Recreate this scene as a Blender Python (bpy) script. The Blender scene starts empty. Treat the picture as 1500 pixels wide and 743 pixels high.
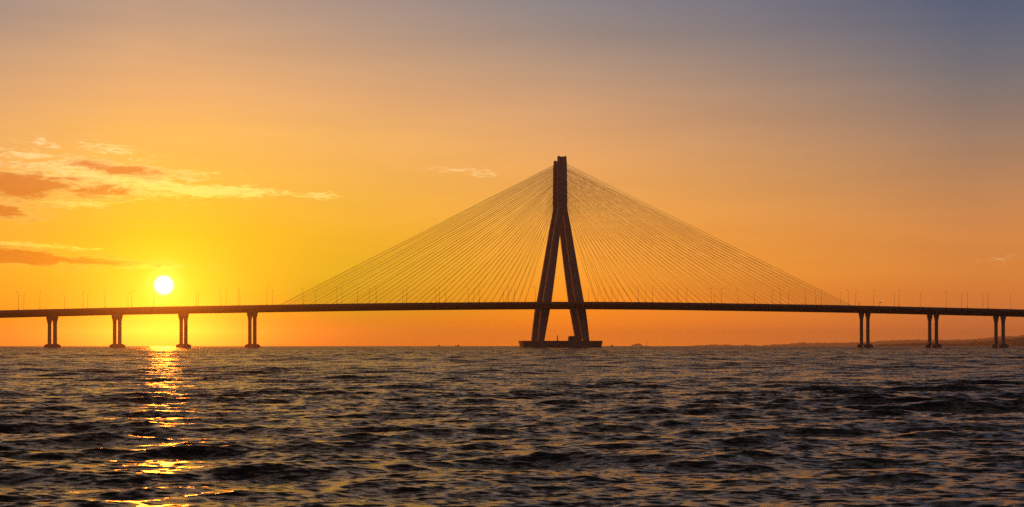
import bpy, bmesh, math, random
import numpy as np
from mathutils import Vector

random.seed(7)
rng = np.random.default_rng(11)
S = bpy.context.scene
COL = S.collection
R = math.radians
RE = 6.371e6                      # earth radius: the sea curves away to a true horizon
EYE = 1.8                         # height of the eye above the water
F = 2200.0                        # focal length in units of a 1500 wide frame
HY = 505.4                        # eye level row in that frame
SUN_AZ, SUN_EL = -13.05, 2.22     # degrees, azimuth from +Y towards +X

def az_x(px, Y): return (px - 750.0) / F * Y
def hz(py, Y): return EYE + (HY - py) / F * Y

# ------------------------------------------------------------------ helpers
def link(name, me, mat=None, parent=None):
    o = bpy.data.objects.new(name, me)
    COL.objects.link(o)
    if mat is not None and me is not None and len(me.materials) == 0:
        me.materials.append(mat)
    if parent is not None:
        o.parent = parent
    return o

def tag(o, label=None, cat=None, group=None, kind=None):
    if label: o['label'] = label
    if cat: o['category'] = cat
    if group: o['group'] = group
    if kind: o['kind'] = kind
    return o

def empty(name, loc=(0, 0, 0), rz=0.0):
    o = bpy.data.objects.new(name, None)
    COL.objects.link(o)
    o.location = loc
    o.rotation_euler = (0, 0, rz)
    o.empty_display_size = 1
    return o

class MB:
    """collects shapes, builds one mesh object"""
    def __init__(s): s.v = []; s.f = []
    def add(s, vs, fs):
        n = len(s.v); s.v += [tuple(v) for v in vs]; s.f += [tuple(i + n for i in f) for f in fs]
    def loft(s, rings, cap=True):
        n = len(rings[0]); vs = [p for r in rings for p in r]; fs = []
        for k in range(len(rings) - 1):
            for i in range(n):
                j = (i + 1) % n
                fs.append((k*n + i, k*n + j, (k+1)*n + j, (k+1)*n + i))
        if cap:
            fs.append(tuple(range(n - 1, -1, -1)))
            fs.append(tuple((len(rings)-1)*n + i for i in range(n)))
        s.add(vs, fs)
    def box(s, c, d, ux=(1, 0, 0), uy=(0, 1, 0), uz=(0, 0, 1), ch=0.0):
        c = Vector(c); ux = Vector(ux); uy = Vector(uy); uz = Vector(uz)
        hx, hy, hz_ = d[0]/2, d[1]/2, d[2]/2
        def ring(z, sh):
            a, b = hx - sh, hy - sh
            if ch > 0:
                pts = [(-a+ch, -b), (a-ch, -b), (a, -b+ch), (a, b-ch), (a-ch, b), (-a+ch, b), (-a, b-ch), (-a, -b+ch)]
            else:
                pts = [(-a, -b), (a, -b), (a, b), (-a, b)]
            return [c + ux*x + uy*y + uz*z for x, y in pts]
        s.loft([ring(-hz_, 0), ring(hz_, 0)])
    def tube(s, p, q, r0, r1=None, n=6):
        p = Vector(p); q = Vector(q); r1 = r0 if r1 is None else r1
        d = (q - p).normalized()
        a = d.cross(Vector((0, 0, 1)))
        if a.length < 1e-4: a = Vector((1, 0, 0))
        a.normalize(); b = d.cross(a)
        def ring(c, r): return [c + a*(r*math.cos(2*math.pi*i/n)) + b*(r*math.sin(2*math.pi*i/n)) for i in range(n)]
        s.loft([ring(p, r0), ring(q, r1)])
    def mesh(s, name, smooth=False):
        me = bpy.data.meshes.new(name)
        me.from_pydata(s.v, [], s.f)
        bm = bmesh.new(); bm.from_mesh(me)
        bmesh.ops.recalc_face_normals(bm, faces=bm.faces)
        bm.to_mesh(me); bm.free()
        if smooth:
            me.polygons.foreach_set('use_smooth', [True]*len(me.polygons))
        me.update()
        return me
    def build(s, name, mat, parent=None, smooth=False):
        return link(name, s.mesh(name, smooth), mat, parent)

# ------------------------------------------------------------------ node helpers
class NT:
    def __init__(s, tree): s.t = tree; s.n = tree.nodes; s.l = tree.links
    def new(s, typ, **kw):
        n = s.n.new(typ)
        for k, v in kw.items(): setattr(n, k, v)
        return n
    def set(s, sock, val):
        if hasattr(val, 'is_output') or isinstance(val, bpy.types.NodeSocket): s.l.new(val, sock)
        else: sock.default_value = val
    def m(s, op, a, b=None, c=None, clamp=False):
        n = s.n.new('ShaderNodeMath'); n.operation = op; n.use_clamp = clamp
        s.set(n.inputs[0], a)
        if b is not None: s.set(n.inputs[1], b)
        if c is not None: s.set(n.inputs[2], c)
        return n.outputs[0]
    def vm(s, op, a, b=None, scale=None):
        n = s.n.new('ShaderNodeVectorMath'); n.operation = op
        s.set(n.inputs[0], a)
        if b is not None: s.set(n.inputs[1], b)
        if scale is not None: s.set(n.inputs['Scale'], scale)
        return n.outputs['Value'] if op in ('LENGTH', 'DOT_PRODUCT') else n.outputs[0]
    def sstep(s, x, lo, hi, a=0.0, b=1.0):
        n = s.n.new('ShaderNodeMapRange'); n.interpolation_type = 'SMOOTHSTEP'
        s.set(n.inputs['Value'], x)
        for k, v in (('From Min', lo), ('From Max', hi), ('To Min', a), ('To Max', b)): s.set(n.inputs[k], v)
        return n.outputs['Result']
    def lin(s, x, lo, hi, a=0.0, b=1.0):
        n = s.n.new('ShaderNodeMapRange'); n.interpolation_type = 'LINEAR'
        s.set(n.inputs['Value'], x)
        for k, v in (('From Min', lo), ('From Max', hi), ('To Min', a), ('To Max', b)): s.set(n.inputs[k], v)
        return n.outputs['Result']
    def mix(s, f, a, b, blend='MIX'):
        n = s.n.new('ShaderNodeMix'); n.data_type = 'RGBA'; n.blend_type = blend
        s.set(n.inputs[0], f)
        s.set(n.inputs[6], a); s.set(n.inputs[7], b)
        return n.outputs[2]
    def xyz(s, x=0.0, y=0.0, z=0.0):
        n = s.n.new('ShaderNodeCombineXYZ')
        s.set(n.inputs[0], x); s.set(n.inputs[1], y); s.set(n.inputs[2], z)
        return n.outputs[0]
    def noise(s, vec, scale, detail=3.0, rough=0.5, dist=0.0, dim='3D'):
        n = s.n.new('ShaderNodeTexNoise'); n.noise_dimensions = dim
        s.set(n.inputs['Vector'], vec)
        n.inputs['Scale'].default_value = scale; n.inputs['Detail'].default_value = detail
        n.inputs['Roughness'].default_value = rough; n.inputs['Distortion'].default_value = dist
        return n
    def ramp(s, x, stops):
        n = s.n.new('ShaderNodeValToRGB'); n.color_ramp.interpolation = 'LINEAR'
        e = n.color_ramp.elements
        while len(e) > 1: e.remove(e[-1])
        for i, (p, c) in enumerate(stops):
            el = e[0] if i == 0 else e.new(p)
            el.position = p; el.color = (c[0], c[1], c[2], 1)
        s.set(n.inputs[0], x)
        return n.outputs[0]

def s2l(c):
    return tuple(((v/255)/12.92 if v/255 <= 0.04045 else ((v/255 + 0.055)/1.055)**2.4) for v in c)

def concrete(name, base, dark=0.55, scale=0.25):
    m = bpy.data.materials.new(name); m.use_nodes = True
    t = NT(m.node_tree); b = t.n['Principled BSDF']
    tc = t.new('ShaderNodeTexCoord').outputs['Object']
    n1 = t.noise(tc, scale, 6, 0.6).outputs[0]
    st = t.vm('MULTIPLY', tc, (1.3, 1.3, 0.07))
    n2 = t.noise(st, 1.0, 4, 0.6).outputs[0]                # run-off streaks
    f = t.m('MULTIPLY', t.sstep(n1, 0.3, 0.75), 0.55)
    f = t.m('ADD', f, t.m('MULTIPLY', t.sstep(n2, 0.42, 0.7), 0.5), clamp=True)
    c = t.mix(f, (*base, 1), (*[x*dark for x in base], 1))
    t.set(b.inputs['Base Color'], c)
    b.inputs['Roughness'].default_value = 0.85
    b.inputs['Specular IOR Level'].default_value = 0.25
    bp = t.new('ShaderNodeBump'); bp.inputs['Strength'].default_value = 0.3; bp.inputs['Distance'].default_value = 0.1
    t.set(bp.inputs['Height'], n1); t.l.new(bp.outputs[0], b.inputs['Normal'])
    return m

def plain(name, base, rough=0.6, metal=0.0, var=0.3, scale=2.0):
    m = bpy.data.materials.new(name); m.use_nodes = True
    t = NT(m.node_tree); b = t.n['Principled BSDF']
    tc = t.new('ShaderNodeTexCoord').outputs['Object']
    n1 = t.noise(tc, scale, 4, 0.6).outputs[0]
    c = t.mix(t.sstep(n1, 0.3, 0.7), (*base, 1), (*[x*(1-var) for x in base], 1))
    t.set(b.inputs['Base Color'], c)
    b.inputs['Roughness'].default_value = rough; b.inputs['Metallic'].default_value = metal
    return m

M_CONC = concrete('tower_concrete', (0.34, 0.325, 0.31), 0.35)
M_DECK = concrete('deck_concrete', (0.20, 0.18, 0.165), 0.65)
M_CAP = concrete('pile_cap_concrete', (0.30, 0.26, 0.22), 0.4, 0.35)
M_ROAD = plain('asphalt', (0.05, 0.05, 0.052), 0.9)
M_CABLE = plain('cable_sheath', (0.20, 0.19, 0.18), 0.55)
M_STEEL = plain('galvanised_steel', (0.16, 0.16, 0.16), 0.5)
M_LAMP = plain('lamp_housing', (0.10, 0.10, 0.10), 0.5)
M_DARK = plain('dark_paint', (0.05, 0.045, 0.04), 0.6)
M_HULL = plain('hull_paint', (0.07, 0.05, 0.045), 0.5)
M_HILL = plain('wooded_hillside', (0.055, 0.06, 0.035), 0.95, 0, 0.45, 0.02)

# ------------------------------------------------------------------ world: sunset sky
W = bpy.data.worlds.new('World'); S.world = W; W.use_nodes = True
t = NT(W.node_tree)
for n in list(t.n): t.n.remove(n)
out = t.new('ShaderNodeOutputWorld')
d = t.new('ShaderNodeTexCoord').outputs['Generated']
sep = t.new('ShaderNodeSeparateXYZ'); t.l.new(d, sep.inputs[0])
X_, Y_, Z_ = sep.outputs
el = t.m('MULTIPLY', t.m('ARCSINE', Z_), 57.29578)
az = t.m('MULTIPLY', t.m('ARCTAN2', X_, Y_), 57.29578)
daz0 = t.m('SUBTRACT', az, SUN_AZ)
daz = t.m('ABSOLUTE', daz0)
K1, G1, A1 = 1.35e-5, 0.95, (0.98, 0.50, 0.08)          # haze: coarse aerosol, strongly forward scattering
K2, G2, A2 = 6.5e-5, 0.40, (0.70, 0.80, 0.82)          # haze: fine aerosol
HK = K1 + K2
HTOP, HFAR = 140.0, 15000.0
SUN_E, SUN_C = 2.1, (1.0, 0.20, 0.012)
WM = (0.16, 0.11, 0.075)
ELS = [0.0, 0.85, 1.3, 1.9, 2.74, 4.04, 5.33, 6.6, 7.9, 9.2, 10.45, 11.7, 12.95, 18, 28, 45, 90]
C0 = [(255,136,14),(255,146,8),(255,158,5),(255,170,5),(255,180,8),(255,184,20),(255,186,48),(255,185,75),(253,185,92),(240,175,108),(222,168,118),(200,158,125),(182,150,130),(132,110,98),(98,80,70),(60,50,47),(36,33,36)]
C1 = [(250,126,34),(250,130,34),(252,138,36),(252,147,39),(252,158,48),(250,162,58),(243,165,75),(236,165,90),(225,163,105),(206,156,115),(182,148,122),(156,137,127),(136,128,131),(112,98,92),(84,72,67),(54,47,46),(36,33,36)]
C2 = [(196,106,58),(200,110,57),(206,116,56),(210,120,55),(215,130,60),(211,134,70),(196,133,83),(175,129,94),(153,122,103),(130,115,109),(110,107,114),(94,99,117),(82,92,118),(80,67,60),(59,49,45),(44,42,46),(36,33,36)]
C3 = [(62,54,58),(63,55,59),(64,56,60),(64,56,60),(65,57,62),(65,58,63),(65,58,64),(65,59,65),(65,60,66),(64,60,67),(63,60,68),(62,60,68),(61,60,68),(56,55,64),(48,48,58),(40,40,50),(34,33,40)]
elp = t.m('DIVIDE', t.m('POWER', t.m('MAXIMUM', el, 0.0), 0.5), 90**0.5)
def behind_haze(c, e, off):
    """the sky colour that gives c once seen through the haze box"""
    path = min(HTOP/math.sin(R(max(e, 0.05))), HFAR)
    T_ = math.exp(-HK*path)
    ang_ = math.hypot(off, e - SUN_EL)
    def hg(g): return (1 - g*g)/(4*math.pi*(1 + g*g - 2*g*math.cos(R(ang_)))**1.5)
    res = []
    for k in range(3):
        E_ = SUN_E*0.75*SUN_C[k]
        ins = (1 - T_)/HK*(K1*A1[k]*E_*hg(G1) + K2*A2[k]*(E_*hg(G2) + WM[k]*0.6))
        v = max(c[k] - ins, 0.10*c[k])/(T_ + K1/HK*A1[k]*(1 - T_))
        res.append(v)
    return res
def rp(C, off): return t.ramp(elp, [((e/90)**0.5, behind_haze(s2l(c), e, off)) for e, c in zip(ELS, C)])
r0, r1, r2, r3 = rp(C0, 4.5), rp(C1, 15.0), rp(C2, 30.0), rp([tuple(v*1.22 for v in c) for c in C3], 110.0)
# left of the sun the colour falls off faster
dl0 = t.m('MAXIMUM', t.m('MULTIPLY', daz0, -1.0), 0.0)
dl = t.m('ADD', t.m('MINIMUM', t.m('MULTIPLY', dl0, 1.7), 15.0), t.m('MAXIMUM', t.m('SUBTRACT', dl0, 40.0), 0.0))
dr_ = t.m('MAXIMUM', daz0, 0.0)
dd = t.m('ADD', dl, dr_)
sky = t.mix(t.lin(dd, 1.5, 15.0), r0, r1)
sky = t.mix(t.lin(dd, 15.0, 30.0), sky, r2)
sky = t.mix(t.sstep(dd, 32.0, 110.0), sky, r3)
# glow round the sun
sd = (math.sin(R(SUN_AZ))*math.cos(R(SUN_EL)), math.cos(R(SUN_AZ))*math.cos(R(SUN_EL)), math.sin(R(SUN_EL)))
ang = t.m('MULTIPLY', t.m('ARCCOSINE', t.m('MINIMUM', t.vm('DOT_PRODUCT', d, sd), 1.0)), 57.29578)
g1 = t.m('EXPONENT', t.m('MULTIPLY', t.m('POWER', t.m('DIVIDE', ang, 2.8), 1.5), -1.0))
g2 = t.m('EXPONENT', t.m('MULTIPLY', t.m('POWER', t.m('DIVIDE', ang, 0.55), 2.0), -1.0))
glow1 = t.vm('SCALE', (0.0, 0.02, 0.0), scale=g1)
disc = t.sstep(ang, 0.21, 0.42, 1.0, 0.0)
glow2 = t.vm('ADD', t.vm('SCALE', (0.5, 0.5, 0.12), scale=g2), t.vm('SCALE', (2.4, 2.3, 2.0), scale=disc))
# clouds: drifting streaks, in direction space
ncoord = t.xyz(t.m('MULTIPLY', az, 0.55), t.m('MULTIPLY', el, 2.6), 3.7)
nz = t.noise(ncoord, 1.25, 8, 0.64, 0.7).outputs[0]
nz2 = t.noise(t.xyz(t.m('MULTIPLY', az, 1.0), t.m('MULTIPLY', el, 6.0), 9.1), 2.2, 7, 0.66, 0.8).outputs[0]
CL = [  # azimuth and height in frame units, half width, half height, tilt, bright, dark
    (10, 284, 120, 24, 0.0, 0.5, 1.3), (130, 290, 75, 19, -0.06, 0.7, 0.9), (175, 257, 80, 13, 0.10, 0.85, 1.0), (150, 270, 150, 30, 0.05, 0.95, 0.0),
    (300, 284, 125, 10, 0.0, 1.05, 0.0), (110, 226, 90, 9, 0.05, 0.65, 0.0), (30, 240, 80, 12, 0.0, 0.6, 0.0), (225, 276, 70, 16, 0.1, 1.0, 0.0), (120, 305, 70, 8, 0.0, 0.8, 0.0),
    (-20, 381, 190, 15, 0.045, 0.5, 1.35), (205, 392, 60, 5, 0.02, 1.25, 0.0), (100, 386, 150, 9, 0.045, 0.55, 1.3), (40, 366, 130, 4, 0.05, 0.9, 0.0), (0, 320, 60, 12, 0.10, 0.6, 1.05), (-20, 262, 70, 12, 0.0, 0.0, 0.6),
    (468, 288, 42, 6, 0.0, 0.8, 0.0), (672, 250, 50, 6, 0.05, 0.42, 0.0), (720, 256, 60, 5, 0.05, 0.3, 0.0), (1490, 384, 60, 10, -0.08, 0.38, 0.0)]
mb = md = None
for px, py, hw, hh, ti, br, dk in CL:
    a0 = math.degrees(math.atan2(px - 750, F)); e0 = math.degrees(math.atan2(HY - py, F))
    hw = math.degrees(hw / F); hh = math.degrees(hh / F)
    u = t.m('SUBTRACT', az, a0); v = t.m('ADD', t.m('SUBTRACT', el, e0), t.m('MULTIPLY', u, ti))
    q = t.m('ADD', t.m('POWER', t.m('DIVIDE', u, hw), 2.0), t.m('POWER', t.m('DIVIDE', v, hh), 2.0))
    g = t.m('EXPONENT', t.m('MULTIPLY', q, -1.0))
    if br: mb = t.m('MULTIPLY', g, br) if mb is None else t.m('MAXIMUM', mb, t.m('MULTIPLY', g, br))
    if dk: md = t.m('MULTIPLY', g, dk) if md is None else t.m('MAXIMUM', md, t.m('MULTIPLY', g, dk))
nb = t.m('ADD', t.m('MULTIPLY', nz, 0.5), t.m('MULTIPLY', nz2, 0.5))
fb = t.sstep(t.m('ADD', mb, t.m('MULTIPLY', t.m('SUBTRACT', nb, 0.5), 4.2)), 0.30, 0.95)
fb = t.m('MULTIPLY', fb, t.sstep(mb, 0.02, 0.25))
fd = t.sstep(t.m('ADD', md, t.m('MULTIPLY', t.m('SUBTRACT', nz, 0.5), 2.9)), 0.22, 1.05)
fd = t.m('MULTIPLY', fd, t.sstep(md, 0.02, 0.3))
veil = t.noise(t.xyz(t.m('MULTIPLY', az, 0.10), t.m('MULTIPLY', el, 0.9), 21.0), 1.0, 5, 0.6, 0.4).outputs[0]
sky = t.vm('SCALE', sky, scale=t.lin(veil, 0.25, 0.75, 0.955, 1.045))
base = t.vm('ADD', sky, glow1)
cb = t.vm('MULTIPLY', base, (1.15, 1.42, 2.6)); cb = t.vm('ADD', cb, (0.03, 0.10, 0.045))
cd = t.vm('MULTIPLY', base, (0.74, 0.42, 0.36))
sky2 = t.mix(t.m('MULTIPLY', fb, 0.95), base, cb)
rim = t.m('MULTIPLY', t.m('MULTIPLY', fd, t.m('SUBTRACT', 1.0, fd)), 1.1)
sky2 = t.mix(t.m('MULTIPLY', fd, 0.92), sky2, cd)
sky2 = t.mix(rim, sky2, cb)
sky2 = t.vm('ADD', sky2, glow2)
bg2 = t.new('ShaderNodeBackground'); t.set(bg2.inputs[0], sky2); bg2.inputs[1].default_value = 1.0
nish = t.new('ShaderNodeTexSky'); nish.sky_type = 'NISHITA'; nish.sun_disc = False
nish.sun_elevation = R(SUN_EL); nish.sun_rotation = R(SUN_AZ)
nish.air_density = 1.0; nish.dust_density = 1.5; nish.ozone_density = 1.5
bg1 = t.new('ShaderNodeBackground'); t.set(bg1.inputs[0], nish.outputs[0]); bg1.inputs[1].default_value = 0.003
ad = t.new('ShaderNodeAddShader'); t.l.new(bg1.outputs[0], ad.inputs[0]); t.l.new(bg2.outputs[0], ad.inputs[1])
t.l.new(ad.outputs[0], out.inputs['Surface'])

# ------------------------------------------------------------------ sun: lamp and the visible ball
L = bpy.data.lights.new('sun_light', 'SUN'); L.energy = SUN_E; L.angle = R(0.5); L.color = SUN_C
lo = bpy.data.objects.new('sun_light', L); COL.objects.link(lo)
lo.rotation_euler = Vector(sd).to_track_quat('Z', 'Y').to_euler()
# ------------------------------------------------------------------ sea
def ratio_rows(a, b, k):
    n = int(math.log(b/a)/k) + 1
    return a*np.exp(np.linspace(0, math.log(b/a), n))
rows = np.concatenate([[0.05, 1.0, 2.0, 3.5, 5.0, 6.5], ratio_rows(8.0, 60, 0.0019)[:-1], ratio_rows(60, 400, 0.0019)[:-1], ratio_rows(400, 1500, 0.004)[:-1], ratio_rows(1500, 14900, 0.05)])
ac = np.radians(np.arange(-25, 25.001, 0.115))
side = np.radians(np.array([27, 30, 35, 42, 50, 60, 75, 90, 110, 130, 150, 165]))
angs = np.concatenate([-side[::-1], ac, side, [math.pi]])
na, nr = len(angs), len(rows)
RR, AA = np.meshgrid(rows, angs, indexing='ij')
x = (RR*np.sin(AA)).astype(np.float64); y = (RR*np.cos(AA)).astype(np.float64)
z = np.zeros_like(x); dx = np.zeros_like(x); dy = np.zeros_like(x)
NW = 200
lam = np.exp(rng.uniform(math.log(0.16), math.log(9.0), NW))
th = rng.normal(0, 1, NW)*np.where(lam > 1.0, 0.36, 0.60) + math.pi/2 + 0.10           # waves run mostly along the line of sight
ph = rng.uniform(0, 2*math.pi, NW)
kk = 2*math.pi/lam
wgt = np.exp(-0.5*(np.log(lam/1.5)/0.55)**2) + 0.85*(lam < 0.9) + 0.4*((lam >= 0.9) & (lam < 1.5)) + 0.10 + 0.85*np.exp(-0.5*(np.log(lam/3.8)/0.25)**2)
wgt = wgt/np.sqrt((wgt**2).sum())
slope = 0.18*math.sqrt(2)*wgt
amp = slope/kk
# gusty groups modulate the chop
grp = np.zeros_like(x)
for L_g, a_g, p_g in ((23, 0.3, 1.0), (37, 1.1, 2.2), (61, -0.5, 4.0), (15, 2.0, 0.4), (95, 0.8, 5.1)):
    grp += np.sin(2*math.pi/L_g*(x*math.sin(a_g)*0.8 + y*math.cos(a_g)) + p_g)
grp = np.clip(1.0 + 0.13*grp, 0.5, 1.5)                  # wind patches: lively and calmer water
spacing = np.maximum(RR*0.0021, 0.02)
for i in range(NW):
    att = np.clip((lam[i]/(spacing*3.0) - 1.0), 0, 1)
    if not att.any(): continue
    nmax = int((att.max(axis=1) > 0).sum())
    sl = slice(0, nmax)
    cx, sx = math.cos(th[i]), math.sin(th[i])
    P = kk[i]*(x[sl]*cx + y[sl]*sx) + ph[i]
    a = amp[i]*att[sl]
    if lam[i] > 0.5: a = a*grp[sl]
    z[sl] += a*np.cos(P)
    q = 1.1*a
    dx[sl] -= q*cx*np.sin(P); dy[sl] -= q*sx*np.sin(P)
mask = np.clip((RR - 3)/5, 0, 1)
x += dx*mask; y += dy*mask
z = z*mask - RR**2/(2*RE)
co = np.stack([x, y, z], -1).reshape(-1, 3)
i0 = np.arange(nr-1)[:, None]*na + np.arange(na)[None, :]
i1 = np.arange(nr-1)[:, None]*na + (np.arange(na)[None, :]+1) % na
quads = np.stack([i0, i0+na, i1+na, i1], -1).reshape(-1, 4)[:, ::-1]
me = bpy.data.meshes.new('sea')
me.vertices.add(len(co)); me.vertices.foreach_set('co', co.ravel().astype(np.float32))
nq = len(quads)
me.loops.add(nq*4); me.loops.foreach_set('vertex_index', quads.ravel().astype(np.int32))
me.polygons.add(nq); me.polygons.foreach_set('loop_start', np.arange(0, nq*4, 4, dtype=np.int32))
me.polygons.foreach_set('use_smooth', np.ones(nq, dtype=bool))
me.update(calc_edges=True)
m = bpy.data.materials.new('sea_water'); m.use_nodes = True
t = NT(m.node_tree); b = t.n['Principled BSDF']
b.inputs['Base Color'].default_value = (0.024, 0.021, 0.018, 1)
b.inputs['IOR'].default_value = 1.333
geo = t.new('ShaderNodeNewGeometry')
pos = geo.outputs['Position']
dist = t.vm('LENGTH', t.vm('SUBTRACT', pos, (0, 0, EYE)))
# ripples too small for the mesh: two noise fields taken as slopes
def slopes(scale, detail, stretch):
    n = t.noise(t.vm('MULTIPLY', pos, (stretch, 1.0, 1.0)), scale, detail, 0.55)
    return t.vm('SUBTRACT', n.outputs['Color'], (0.5, 0.5, 0.5))
s1 = slopes(8.5, 5, 0.5)
s2 = slopes(0.9, 4, 0.6)
s3 = slopes(0.16, 3, 0.45)
w1 = t.lin(dist, 10, 80, 1.6, 1.5)
w2 = t.sstep(dist, 40, 300, 0.0, 1.7)
w3 = t.sstep(dist, 200, 700, 0.0, 1.6)
sl = t.vm('ADD', t.vm('SCALE', s1, scale=w1), t.vm('ADD', t.vm('SCALE', s2, scale=w2), t.vm('SCALE', s3, scale=w3)))
sl = t.vm('MULTIPLY', sl, (1.0, 1.15, 0.0))
# unresolved chop leans towards the shore: its steep lee faces look this way
sl = t.vm('ADD', sl, t.vm('SCALE', (0.0, -1.0, 0.0), scale=t.sstep(dist, 50, 450, 0.0, 0.15)))
nrm = t.vm('NORMALIZE', t.vm('ADD', geo.outputs['Normal'], sl))
t.set(b.inputs['Normal'], nrm)
t.set(b.inputs['Roughness'], t.lin(dist, 20, 900, 0.14, 0.24))
sea = link('sea', me, m)
tag(sea, 'dark choppy sea with the sun glitter running towards the viewer', kind='structure')

# ------------------------------------------------------------------ bridge line
thX = [-900, -330, -290, -165, 34, 245, 295, 350, 400, 900]
thD = [24.0, 23.5, 22.3, 15.5, 10.2, -6.8, -9.5, -10.6, -11.5, -12.0]
Xs = np.arange(-640, 641, 2.0)
T = np.radians(np.interp(Xs, thX, thD))
# soften the bends
ker = np.ones(31)/31
T = np.convolve(np.pad(T, 15, mode='edge'), ker, mode='valid')
Ym = np.concatenate([[0], np.cumsum(np.tan((T[1:] + T[:-1])/2)*2.0)])
TX = 33.7
Ym += 1055 - np.interp(TX, Xs, Ym)
sl_ = np.concatenate([[0], np.cumsum(2.0/np.cos((T[1:] + T[:-1])/2))])
sl_ -= np.interp(TX, Xs, sl_)
def at(s, off=0.0):
    """point of the bridge line: s along it from the tower, off towards the viewer; returns x, y, axis, normal"""
    X = np.interp(s, sl_, Xs); Y = np.interp(s, sl_, Ym); a = np.interp(s, sl_, T)
    ax = Vector((math.cos(a), math.sin(a), 0)); n = Vector((math.sin(a), -math.cos(a), 0))
    return X + n.x*off, Y + n.y*off, ax, n
def s_of_px(px, off):
    ss = np.arange(-560, 560, 0.5)
    v = []
    for s in ss:
        xx, yy, _, _ = at(s, off); v.append(750 + F*xx/yy)
    return float(np.interp(px, v, ss))
SD = 20.7                                      # carriageway centre to bridge centre
PY = [(-120, 458.2), (0, 454.6), (76, 452.8), (172, 450.4), (269, 448.6), (370, 447.0), (480, 445.2), (600, 443.6), (770, 442.3), (821, 442.1), (900, 442.2), (1000, 443.3), (1100, 444.9), (1250, 447.4), (1366, 450.2), (1463, 452.4), (1500, 453.4), (1620, 457)]
ss = np.arange(-520, 521, 4.0)
zt = []
for s in ss:
    xx, yy, _, _ = at(s, SD + 7.6)
    px = 750 + F*xx/yy
    zt.append(hz(np.interp(px, [p[0] for p in PY], [p[1] for p in PY]), yy))
zt = np.convolve(np.pad(np.array(zt), 6, mode='edge'), np.ones(13)/13, mode='valid')
PAR = 1.05
def zroad(s): return float(np.interp(s, ss, zt)) - PAR     # road level

BR = empty('cable_stayed_bridge', (0, 0, 0))
tx, ty, tax, tn = at(0)
BR.location = (tx, ty, 0)
BL = Vector((tx, ty, 0))
tag(BR, 'long concrete cable stayed bridge with one tall twin pylon crossing the sea', 'bridge')
def sub(name, mbd, mat, parent, smooth=False):
    """vertices given in world space; bridge parts live in the bridge's frame"""
    mbd.v = [tuple(Vector(v) - BL) for v in mbd.v]
    return mbd.build(name, mat, parent, smooth)

# decks: fish belly girder, road sheet, two parapets each
GIR = [(-7.9, -0.02), (-7.9, -0.55), (-6.6, -0.85), (-4.6, -2.1), (-3.2, -2.75), (-1.6, -3.0), (1.6, -3.0), (3.2, -2.75), (4.6, -2.1), (6.6, -0.85), (7.9, -0.55), (7.9, -0.02)]
def sweep(prof, off, s0=-515, s1=515, step=5.0, cap=True):
    b_ = MB(); rings = []
    n = int((s1 - s0)/step) + 1
    for s in np.linspace(s0, s1, n):
        rings.append([])
        for o_, z_ in prof:
            xx, yy, _, _ = at(s, off + o_)
            rings[-1].append((xx, yy, zroad(s) + z_))
    b_.loft(rings, cap)
    return b_
for off in (SD, -SD):
    dk = sub('deck', sweep(GIR, off), M_DECK, BR)
    rd = MB(); prev = None
    vs = []; fs = []
    arr = np.linspace(-515, 515, 207)
    for i, s in enumerate(arr):
        for o_ in (-7.3, 7.3):
            xx, yy, _, _ = at(s, off + o_); vs.append((xx, yy, zroad(s) + 0.004))
        if i: fs.append((2*i-2, 2*i-1, 2*i+1, 2*i))
    rd.add(vs, fs); sub('road_surface', rd, M_ROAD, dk)
    for sg in (-1, 1):
        c = sg*7.6
        pr = [(c-0.28, -0.015), (c+0.28, -0.015), (c+0.24, 0.35), (c+0.12, 0.78), (c+0.12, PAR), (c-0.12, PAR), (c-0.12, 0.78), (c-0.24, 0.35)]
        sub('parapet', sweep(pr, off), M_DECK, dk)

# approach piers
NEAR = [80.6, 175.4, 272.2, 373.2, 1271.2, 1371.6, 1469.4]
FAR = [72.5, 168.0, 265.4, 366.0, 1261.8, 1361.8, 1458.9]
NEAR += [-17.5, 1565]; FAR += [-26.5, 1553]
def oval(c, ax, n, ha, hb, z_, k=16, pw=2.6):
    pts = []
    for i in range(k):
        a = 2*math.pi*(i + 0.5)/k
        ca, sa = math.cos(a), math.sin(a)
        u = ha*math.copysign(abs(ca)**(2/pw), ca); v = hb*math.copysign(abs(sa)**(2/pw), sa)
        p = Vector(c) + ax*u + n*v
        pts.append((p.x, p.y, z_))
    return pts
for lst, off in ((NEAR, SD), (FAR, -SD)):
    for px in lst:
        s = s_of_px(px, off); xx, yy, ax, n = at(s, off)
        zb = zroad(s) - 2.92
        c = (xx, yy, 0); dz = -yy*yy/(2*RE)
        b_ = MB()
        b_.loft([oval(c, ax, n, 1.22, 2.1, 2.2), oval(c, ax, n, 1.18, 2.05, zb - 5.2), oval(c, ax, n, 1.35, 2.3, zb - 3.9), oval(c, ax, n, 1.75, 3.0, zb - 2.2), oval(c, ax, n, 1.98, 3.6, zb - 1.0), oval(c, ax, n, 1.98, 3.6, zb + 0.05)])
        pier = sub('pier', b_, M_CONC, BR)
        b_ = MB()
        b_.loft([oval(c, ax, n, 3.35, 5.4, -2.5, 8, 3.2), oval(c, ax, n, 3.35, 5.4, 1.55, 8, 3.2), oval(c, ax, n, 3.1, 5.1, 1.75, 8, 3.2), oval(c, ax, n, 1.75, 2.8, 2.45, 8, 3.2)])
        sub('pile_cap', b_, M_CAP, pier)

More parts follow.
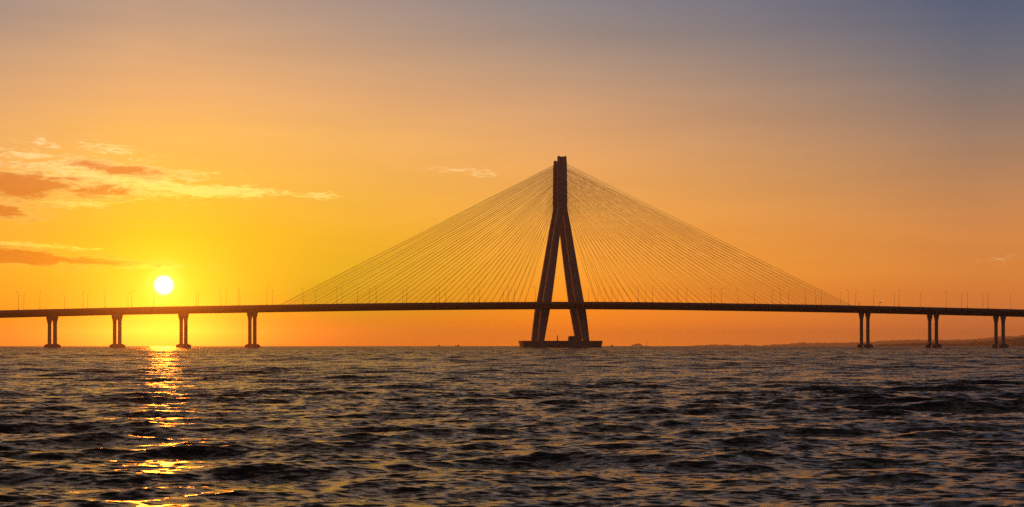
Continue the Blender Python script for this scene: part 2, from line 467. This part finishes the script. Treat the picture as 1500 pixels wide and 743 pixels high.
# main pylons: two inverted Y's leaning together
DT = 1055.0
Zp = lambda py: hz(py, DT)
LV = [(501, 33.4, 4.25), (478, 30.2, 5.2), (453, 26.3, 6.15), (443, 24.0, 5.95), (400, 17.2, 5.35), (360, 11.2, 4.75), (330, 6.9, 4.1), (316, 4.7, 3.55), (304, 3.3, 3.0)]
def sep_at(py): return np.interp(py, [233, 501], [13.2, 24.0])/2
CAPZ = 4.6
TOPS = {1: 231.6, -1: 235.2}
pyl_heads = {}
for sg in (1, -1):
    def cen(py):
        xx, yy, _, _ = at(0, sg*sep_at(py)); return Vector((xx, yy, 0))
    def sect(c, w, dpt, z_, ch=0.45):
        a, b_ = w/2, dpt/2
        pts = [(-a+ch, -b_), (a-ch, -b_), (a, -b_+ch), (a, b_-ch), (a-ch, b_), (-a+ch, b_), (-a, b_-ch), (-a, -b_+ch)]
        return [tuple(Vector((c.x, c.y, z_)) + tax*u + tn*v) for u, v in pts]
    hb = MB(); top = TOPS[sg]
    c0, c1 = cen(305), cen(233)
    hb.loft([sect(cen(307), 6.45, 4.4, Zp(307)), sect(cen(298), 6.2, 4.3, Zp(298)), sect(c1, 6.0, 4.3, Zp(top))])
    head = sub('pylon', hb, M_CONC, BR)
    # corner upstands on top
    for u in (-2.3, 2.3):
        q = MB(); p = Vector((c1.x, c1.y, Zp(top) + 0.2)) + tax*u
        q.box(p, (1.1, 3.6, 0.4), tax, tn, (0, 0, 1)); sub('upstand', q, M_CONC, head)
    # anchor strips proud of both end faces
    for u in (-1, 1):
        q = MB()
        lo_ = cen(300) + tax*(u*3.2); hi_ = c1 + tax*(u*3.1)
        q.loft([[tuple(Vector((p.x, p.y, z_)) + tax*a + tn*v) for a, v in ((-0.2, -1.3), (0.2, -1.3), (0.2, 1.3), (-0.2, 1.3))] for p, z_ in ((lo_, Zp(300)), (hi_, Zp(top + 6)))])
        sub('anchor_strip', q, M_DECK, head)
    for u in (-1, 1):
        q = MB(); rings = []
        for py, hs, w in LV:
            p = cen(py) + tax*(u*hs*DT/F)
            rings.append(sect(p, w, 4.15 if py < 440 else 4.6, Zp(py) if py != 501 else CAPZ - 0.3, 0.55))
        q.loft(rings); sub('leg', q, M_CONC, head)
    pyl_heads[sg] = (c0, c1)
# tie beam under the deck between legs, pile cap
q = MB()
cx_, cy_, _, _ = at(0, 0)
capc = Vector((cx_, cy_, 0)) + tax*0.4
def capring(k, z_):
    a, b_ = 28.6*k, 17.5*k if k > 0.9 else 17.5*k
    pts = [(-a, -b_*0.42), (-a*0.70, -b_), (a*0.70, -b_), (a, -b_*0.42), (a, b_*0.42), (a*0.70, b_), (-a*0.70, b_), (-a, b_*0.42)]
    return [tuple(capc + tax*u + tn*v + Vector((0, 0, z_))) for u, v in pts]
q.loft([capring(0.965, -3), capring(0.975, 0.6), capring(0.99, 3.3), capring(1.0, 3.35), capring(1.0, CAPZ), capring(0.985, CAPZ + 0.08)])
sub('pile_cap', q, M_CAP, BR)

# stay cables
planes = [(1, SD + 6.9, 1), (1, SD - 6.9, 1), (-1, -SD + 6.9, 1), (-1, -SD - 6.9, 1)]
NC = 36
cabs = []
for sg, offd, e in planes:
    for u in (-1, 1):
        # first and last anchor of this plane
        n0 = abs(s_of_px(768 if u < 0 else 875, offd)); n1 = abs(s_of_px(406 if u < 0 else 1251, offd))
        for k in range(NC):
            f = k/(NC - 1)
            s = u*(n0 + (n1 - n0)*f + random.uniform(-0.6, 0.6)*(0 < k < NC - 1))
            xx, yy, _, _ = at(s, offd)
            p = Vector((xx, yy, zroad(s) + 0.3))
            py = 301 - (301 - 241.5)*f**0.9 + random.uniform(-0.7, 0.7)
            xx, yy, _, _ = at(0, sg*sep_at(py))
            qd = Vector((xx, yy, Zp(py))) + tax*(u*3.1) + tn*(0.9*(1 if offd > sg*SD else -1))
            cabs.append((0 if offd > SD else 1 if sg == 1 else 2, -f, p, qd))
cabs.sort(key=lambda c: (c[0], c[1]))
CR = 0.05
for c in cabs[:100]:
    b_ = MB(); b_.tube(c[2], c[3], CR, CR, 5); sub('stay_cable', b_, M_CABLE, BR, True)
b_ = MB()
for c in cabs[100:]: b_.tube(c[2], c[3], CR, CR, 5)
o = sub('stay_cable', b_, M_CABLE, BR, True); o['kind'] = 'stuff'

# ------------------------------------------------------------------ street lamps along both carriageways
LAMPS = [27, 35, 58.5, 94.5, 121.5, 128.5, 154, 187.5, 193, 225.5, 287.5, 290.5, 323.5, 331.5, 349, 351.5, 391, 399, 444, 462, 493.5, 501, 524, 541, 551, 590, 596, 638.5, 643.5, 652.5, 686, 694, 702, 737, 744.5, 753.5, 784,
         862, 876, 886.5, 896, 905.5, 935, 946, 956, 977, 993, 1006, 1042.5, 1047, 1056.5, 1081, 1105.5, 1131, 1143, 1155, 1179.5, 1195, 1203, 1231.5, 1242.5, 1253.5, 1280, 1310.5, 1317, 1348, 1386, 1408.5, 1417, 1440, 1447.5, 1480]
PIER_PX = [-20, 76, 172, 269, 370, 821, 1266, 1366, 1463, 1560]
SEG = ['from the left end of the bridge deck, before the leftmost pier', 'rightwards of the leftmost pier pair', 'rightwards of the second pier pair from left', 'rightwards of the third pier pair from left', 'rightwards of the pier just left of the cables', 'rightwards of the tall pylon among the cables', 'rightwards of the pier just right of the cables', 'rightwards of the second pier right of the cables', 'rightwards of the rightmost pier pair']
ORD = ['1st', '2nd', '3rd'] + ['%dth' % i for i in range(4, 40)]
ORD[20] = '21st'; ORD[21] = '22nd'; ORD[22] = '23rd'
lamp_proto = None
cnt = {}
seg_of = [int(np.searchsorted(PIER_PX, p) - 1) for p in LAMPS]
def make_lamp():
    r = empty('street_lamp')
    b_ = MB(); b_.tube((0, 0, 0), (0, 0, 0.9), 0.2, 0.17, 8); b_.tube((0, 0, 0.9), (0, 0, 10.2), 0.10, 0.06, 8); b_.build('pole', M_STEEL, r)
    b_ = MB(); b_.tube((0, 0, 10.1), (0.45, 0, 10.65), 0.06, 0.055, 6); b_.tube((0.45, 0, 10.65), (1.25, 0, 10.8), 0.055, 0.05, 6); b_.build('arm', M_STEEL, r)
    b_ = MB(); b_.box((1.5, 0, 10.79), (0.95, 0.42, 0.22), ch=0.12); b_.build('lamp_head', M_LAMP, r)
    return r
def copy_tree(o):
    c = o.copy(); COL.objects.link(c)
    for ch in list(o.children):
        k = ch.copy(); COL.objects.link(k); k.parent = c
    return c
for i, px in enumerate(LAMPS):
    pair_far = i % 2 == 1
    off = (SD + 7.6) if not pair_far else (-SD + 7.6)
    s = s_of_px(px, off); xx, yy, ax, n = at(s, off)
    if lamp_proto is None: lamp_proto = make_lamp(); o = lamp_proto
    else: o = copy_tree(lamp_proto)
    o.location = (xx, yy, zroad(s) + PAR - 0.02)
    o.rotation_euler = (0, R(random.uniform(-0.5, 0.5)), math.atan2(n.y, n.x) + math.pi + random.uniform(-0.25, 0.25) + (0.6 if i % 3 == 0 else -0.4))
    o.scale = (1, 1, random.uniform(0.93, 1.04)*(0.72 if px in (1105.5, 1047) else 1))
    g = seg_of[i]; cnt[g] = cnt.get(g, 0) + 1
    tag(o, '%s street lamp %s' % (ORD[cnt[g]-1], SEG[g]), 'street lamp', 'street lamps along the bridge deck')

# small roadside posts seen on the right of the deck
s = s_of_px(1288, SD + 7.6); xx, yy, ax, n = at(s, SD + 7.4); z0 = zroad(s) + PAR - 0.02
o = empty('sign_gantry', (xx, yy, z0), math.atan2(ax.y, ax.x))
tag(o, 'short cantilever sign post above the first pier right of the cables', 'sign post')
b_ = MB(); b_.tube((0, 0, 0), (0, 0, 2.5), 0.12, 0.1, 8); b_.build('post', M_STEEL, o)
b_ = MB(); b_.tube((0, 0, 2.4), (1.5, 0, 2.5), 0.09, 0.08, 6); b_.build('arm', M_STEEL, o)
b_ = MB(); b_.box((1.0, 0, 2.35), (0.9, 0.12, 0.55)); b_.build('sign_panel', M_DARK, o)
s = s_of_px(1259, SD + 7.6); xx, yy, ax, n = at(s, SD + 7.4); z0 = zroad(s) + PAR - 0.02
o = empty('marker_post', (xx, yy, z0))
tag(o, 'short plain post on the deck where the right cables end', 'post')
b_ = MB(); b_.tube((0, 0, 0), (0, 0, 2.1), 0.13, 0.11, 8); b_.build('post', M_STEEL, o)
b_ = MB(); b_.box((0, 0, 2.25), (0.35, 0.35, 0.3), ch=0.08); b_.build('post_cap', M_DARK, o)

# on the pylon's pile cap: post and hut
def capxy(px, off):
    s = s_of_px(px, off); return at(s, off)
xx, yy, ax, n = capxy(816.6, 9)
o = empty('beacon_post', (xx, yy, CAPZ + 0.07))
tag(o, 'thin dark beacon post standing on the pile cap between the pylon legs', 'beacon')
b_ = MB(); b_.tube((0, 0, 0), (0, 0, 0.35), 0.7, 0.6, 8); b_.build('base', M_CAP, o)
b_ = MB(); b_.tube((0, 0, 0.3), (0, 0, 3.3), 0.34, 0.3, 8); b_.build('post', M_DARK, o)
b_ = MB(); b_.tube((0, 0, 3.25), (0, 0, 3.75), 0.4, 0.2, 8); b_.tube((0, 0, 3.7), (0, 0, 4.3), 0.06, 0.05, 6); b_.build('lantern', M_DARK, o)
xx, yy, ax, n = capxy(837.6, 6)
o = empty('hut', (xx, yy, CAPZ + 0.07), math.atan2(ax.y, ax.x))
tag(o, 'squat dark hut on the pile cap beside the right pylon legs', 'hut')
b_ = MB()
def rr_(a, b2, z_, ch=0.4): return [(-a+ch, -b2, z_), (a-ch, -b2, z_), (a, -b2+ch, z_), (a, b2-ch, z_), (a-ch, b2, z_), (-a+ch, b2, z_), (-a, b2-ch, z_), (-a, -b2+ch, z_)]
b_.loft([rr_(2.45, 2.0, 0), rr_(2.4, 2.0, 2.3)]); b_.build('wall', M_CAP, o)
b_ = MB(); b_.loft([rr_(2.6, 2.2, 2.3), rr_(2.5, 2.1, 2.6), rr_(1.8, 1.5, 3.35)]); b_.build('roof', M_DARK, o)
b_ = MB(); b_.box((-0.6, -2.03, 0.95), (0.9, 0.08, 1.9)); b_.build('door', M_DARK, o)

# ------------------------------------------------------------------ boats near the horizon
def boat(px, Y, L_, label, flip=1, mast=3.0):
    X = az_x(px, Y); z0 = -Y*Y/(2*RE)
    o = empty('boat', (X, Y, z0), 0 if flip > 0 else math.pi)
    tag(o, label, 'boat', 'small boats on the horizon')
    b_ = MB()
    secs = []
    for f, w, zk, zd in ((-0.5, 0.75, 0.25, 1.0), (-0.25, 1.0, 0.0, 0.9), (0.15, 1.0, 0.0, 1.0), (0.38, 0.6, 0.15, 1.35), (0.5, 0.06, 0.9, 1.75)):
        hw = w*L_*0.14
        secs.append([(f*L_, -hw, zd), (f*L_, -hw*0.7, zk - 0.3), (f*L_, hw*0.7, zk - 0.3), (f*L_, hw, zd)])
    b_.loft(secs); b_.build('hull', M_HULL, o)
    b_ = MB(); b_.box((-0.22*L_, 0, 1.75), (0.26*L_, 0.2*L_, 1.7)); b_.build('cabin', M_HULL, o)
    b_ = MB(); b_.tube((0.12*L_, 0, 0.9), (0.12*L_, 0, 0.9 + mast), 0.12, 0.07, 6); b_.build('mast', M_STEEL, o)
boat(642.5, 2600, 6.5, 'small dark boat on the horizon, farthest left of the pylon', -1, 2.2)
boat(670, 2500, 7.5, 'small dark boat on the horizon, left of the pylon and closest to it', -1, 1.6)
boat(896, 2000, 4.5, 'small dark boat on the water just right of the pylon pile cap', -1, 2.0)
def buoy(px, Y, hgt, label):
    X = az_x(px, Y); o = empty('channel_marker', (X, Y, -Y*Y/(2*RE)))
    tag(o, label, 'channel marker')
    b_ = MB(); b_.tube((0, 0, -0.5), (0, 0, 1.0), 1.1, 0.9, 10); b_.build('float', M_HULL, o)
    b_ = MB(); b_.tube((0, 0, 1.0), (0, 0, hgt - 0.8), 0.28, 0.2, 6); b_.build('post', M_STEEL, o)
    b_ = MB(); b_.tube((0, 0, hgt - 0.8), (0, 0, hgt), 0.6, 0.45, 8); b_.build('topmark', M_DARK, o)
buoy(947, 2300, 6.5, 'thin dark channel marker beside the small island right of the pylon')
buoy(1010.5, 5200, 22, 'faint tall channel marker right of the small island')

# ------------------------------------------------------------------ far shore: islands, headland, ridges
def hill(name, prof, Y, depth, label, rough=1.5, tree=1.2, seed=0, step=10.0):
    rg = np.random.default_rng(seed)
    px = np.array([p[0] for p in prof], float); py = np.array([p[1] for p in prof], float)
    X0, X1 = az_x(px[0], Y), az_x(px[-1], Y)
    nx = int((X1 - X0)/step) + 2; ny = 26
    X = np.linspace(X0, X1, nx); V = np.linspace(-1, 1, ny)
    drop = Y*Y/(2*RE)
    H = np.interp(750 + F*X/Y, px, (HY - py)/F*Y + EYE + drop)
    hn = np.zeros(nx)
    for lam_ in (30, 60, 110, 200):
        hn += np.interp(X, np.arange(X0 - lam_, X1 + 2*lam_, lam_), rg.normal(0, 1, int((X1 - X0 + 3*lam_)/lam_) + 1)[:len(np.arange(X0 - lam_, X1 + 2*lam_, lam_))])*lam_/110
    H = np.maximum(H + rough*hn*np.clip(H/8, 0, 1), 0)
    vs = []; fs = []
    bump = rg.normal(0, 1, (nx, ny))
    for i in range(nx):
        for j in range(ny):
            f = max(0.0, 1 - abs(V[j])**1.6)
            hgt = H[i]*f + tree*bump[i, j]*min(1, H[i]*f/3)
            vs.append((X[i], Y + V[j]*depth/2 + 30*math.sin(X[i]/310), max(hgt, 0)*1.0 - 3*(f <= 0.001)))
            if i and j: fs.append(((i-1)*ny + j-1, i*ny + j-1, i*ny + j, (i-1)*ny + j))
    me_ = bpy.data.meshes.new(name); me_.from_pydata(vs, [], fs); me_.update()
    me_.polygons.foreach_set('use_smooth', [True]*len(me_.polygons))
    o_ = link(name, me_, M_HILL); o_.location = (0, 0, -drop)
    tag(o_, label, kind='structure')
hill('headland', [(1300, 506), (1318, 505.4), (1340, 504.5), (1352, 503), (1372, 502.3), (1392, 503.6), (1412, 502.8), (1436, 500.5), (1446, 497.3), (1453, 497), (1470, 497.6), (1484, 497.2), (1492, 495.6), (1500, 494), (1530, 489), (1580, 484), (1660, 482)], 4800, 700, 'dark wooded headland at the right edge of the sea', 2.2, 2.0, 3, 9)
hill('low_ridge', [(1300, 507.2), (1310, 505), (1318, 503.6), (1340, 502.6), (1362, 502.6), (1390, 500.8), (1420, 500), (1445, 498), (1500, 497), (1620, 494)], 8200, 1200, 'hazy low ridge behind the dark headland', 2.5, 3.0, 5, 18)
hill('shore_hills', [(1085, 508), (1100, 506.8), (1130, 505.8), (1139, 504.4), (1146, 505.5), (1152, 504.6), (1175, 504.6), (1200, 503.8), (1235, 502.2), (1262, 501.4), (1300, 500.4), (1340, 499), (1380, 497.5), (1420, 495), (1440, 493.6), (1470, 494), (1500, 492), (1620, 488)], 13800, 1800, 'faint hazy hills along the far shore', 3.5, 4.0, 8, 30)
hill('low_shore', [(1014, 508), (1022, 506.3), (1042, 505.3), (1047, 504.2), (1052, 505.2), (1066, 504.9), (1080, 505.6), (1096, 506.3), (1104, 508)], 13500, 1100, 'faint low strip of shore right of the small island', 2, 2.5, 12, 25)
hill('island', [(923, 508), (926, 506.6), (930, 505.0), (934, 504.2), (938, 505.0), (941, 506.6), (944, 508)], 13000, 420, 'small faint island right of the pylon', 2, 2, 14, 12)

# ------------------------------------------------------------------ haze
b_ = MB(); b_.box((0, 0, (HTOP - 22)/2), (2*HFAR, 2*HFAR, HTOP + 22))
m = bpy.data.materials.new('haze_air'); m.use_nodes = True
tt = NT(m.node_tree); tt.n.remove(tt.n['Principled BSDF'])
vols = []
for k_, g_, a_ in ((K1, G1, A1), (K2, G2, A2)):
    pv = tt.new('ShaderNodeVolumePrincipled')
    pv.inputs['Color'].default_value = (*a_, 1)
    pv.inputs['Density'].default_value = k_
    pv.inputs['Anisotropy'].default_value = g_
    vols.append(pv)
av = tt.new('ShaderNodeAddShader')
for i in (0, 1): tt.l.new(vols[i].outputs[0], av.inputs[i])
tt.l.new(av.outputs[0], tt.n['Material Output'].inputs['Volume'])
o = b_.build('haze', m); tag(o, 'thin sunset haze over the water', kind='stuff')

# ------------------------------------------------------------------ camera, render
cam = bpy.data.cameras.new('camera'); co_ = bpy.data.objects.new('camera', cam); COL.objects.link(co_)
cam.sensor_width = 36; cam.lens = 36*F/1500; cam.shift_y = (HY - 371.5)/1500
cam.clip_start = 0.1; cam.clip_end = 120000
co_.location = (0, 0, EYE); co_.rotation_euler = (R(90), 0, 0)
S.camera = co_
S.view_settings.view_transform = 'Standard'; S.view_settings.look = 'None'
S.view_settings.exposure = 0; S.view_settings.gamma = 1
S.view_settings.use_curve_mapping = False
S.cycles.max_bounces = 5; S.cycles.volume_bounces = 0; S.cycles.glossy_bounces = 2; S.cycles.diffuse_bounces = 2
S.cycles.use_denoising = False
W.cycles.sampling_method = 'NONE'
S.cycles.sample_clamp_direct = 16.0; S.cycles.sample_clamp_indirect = 4
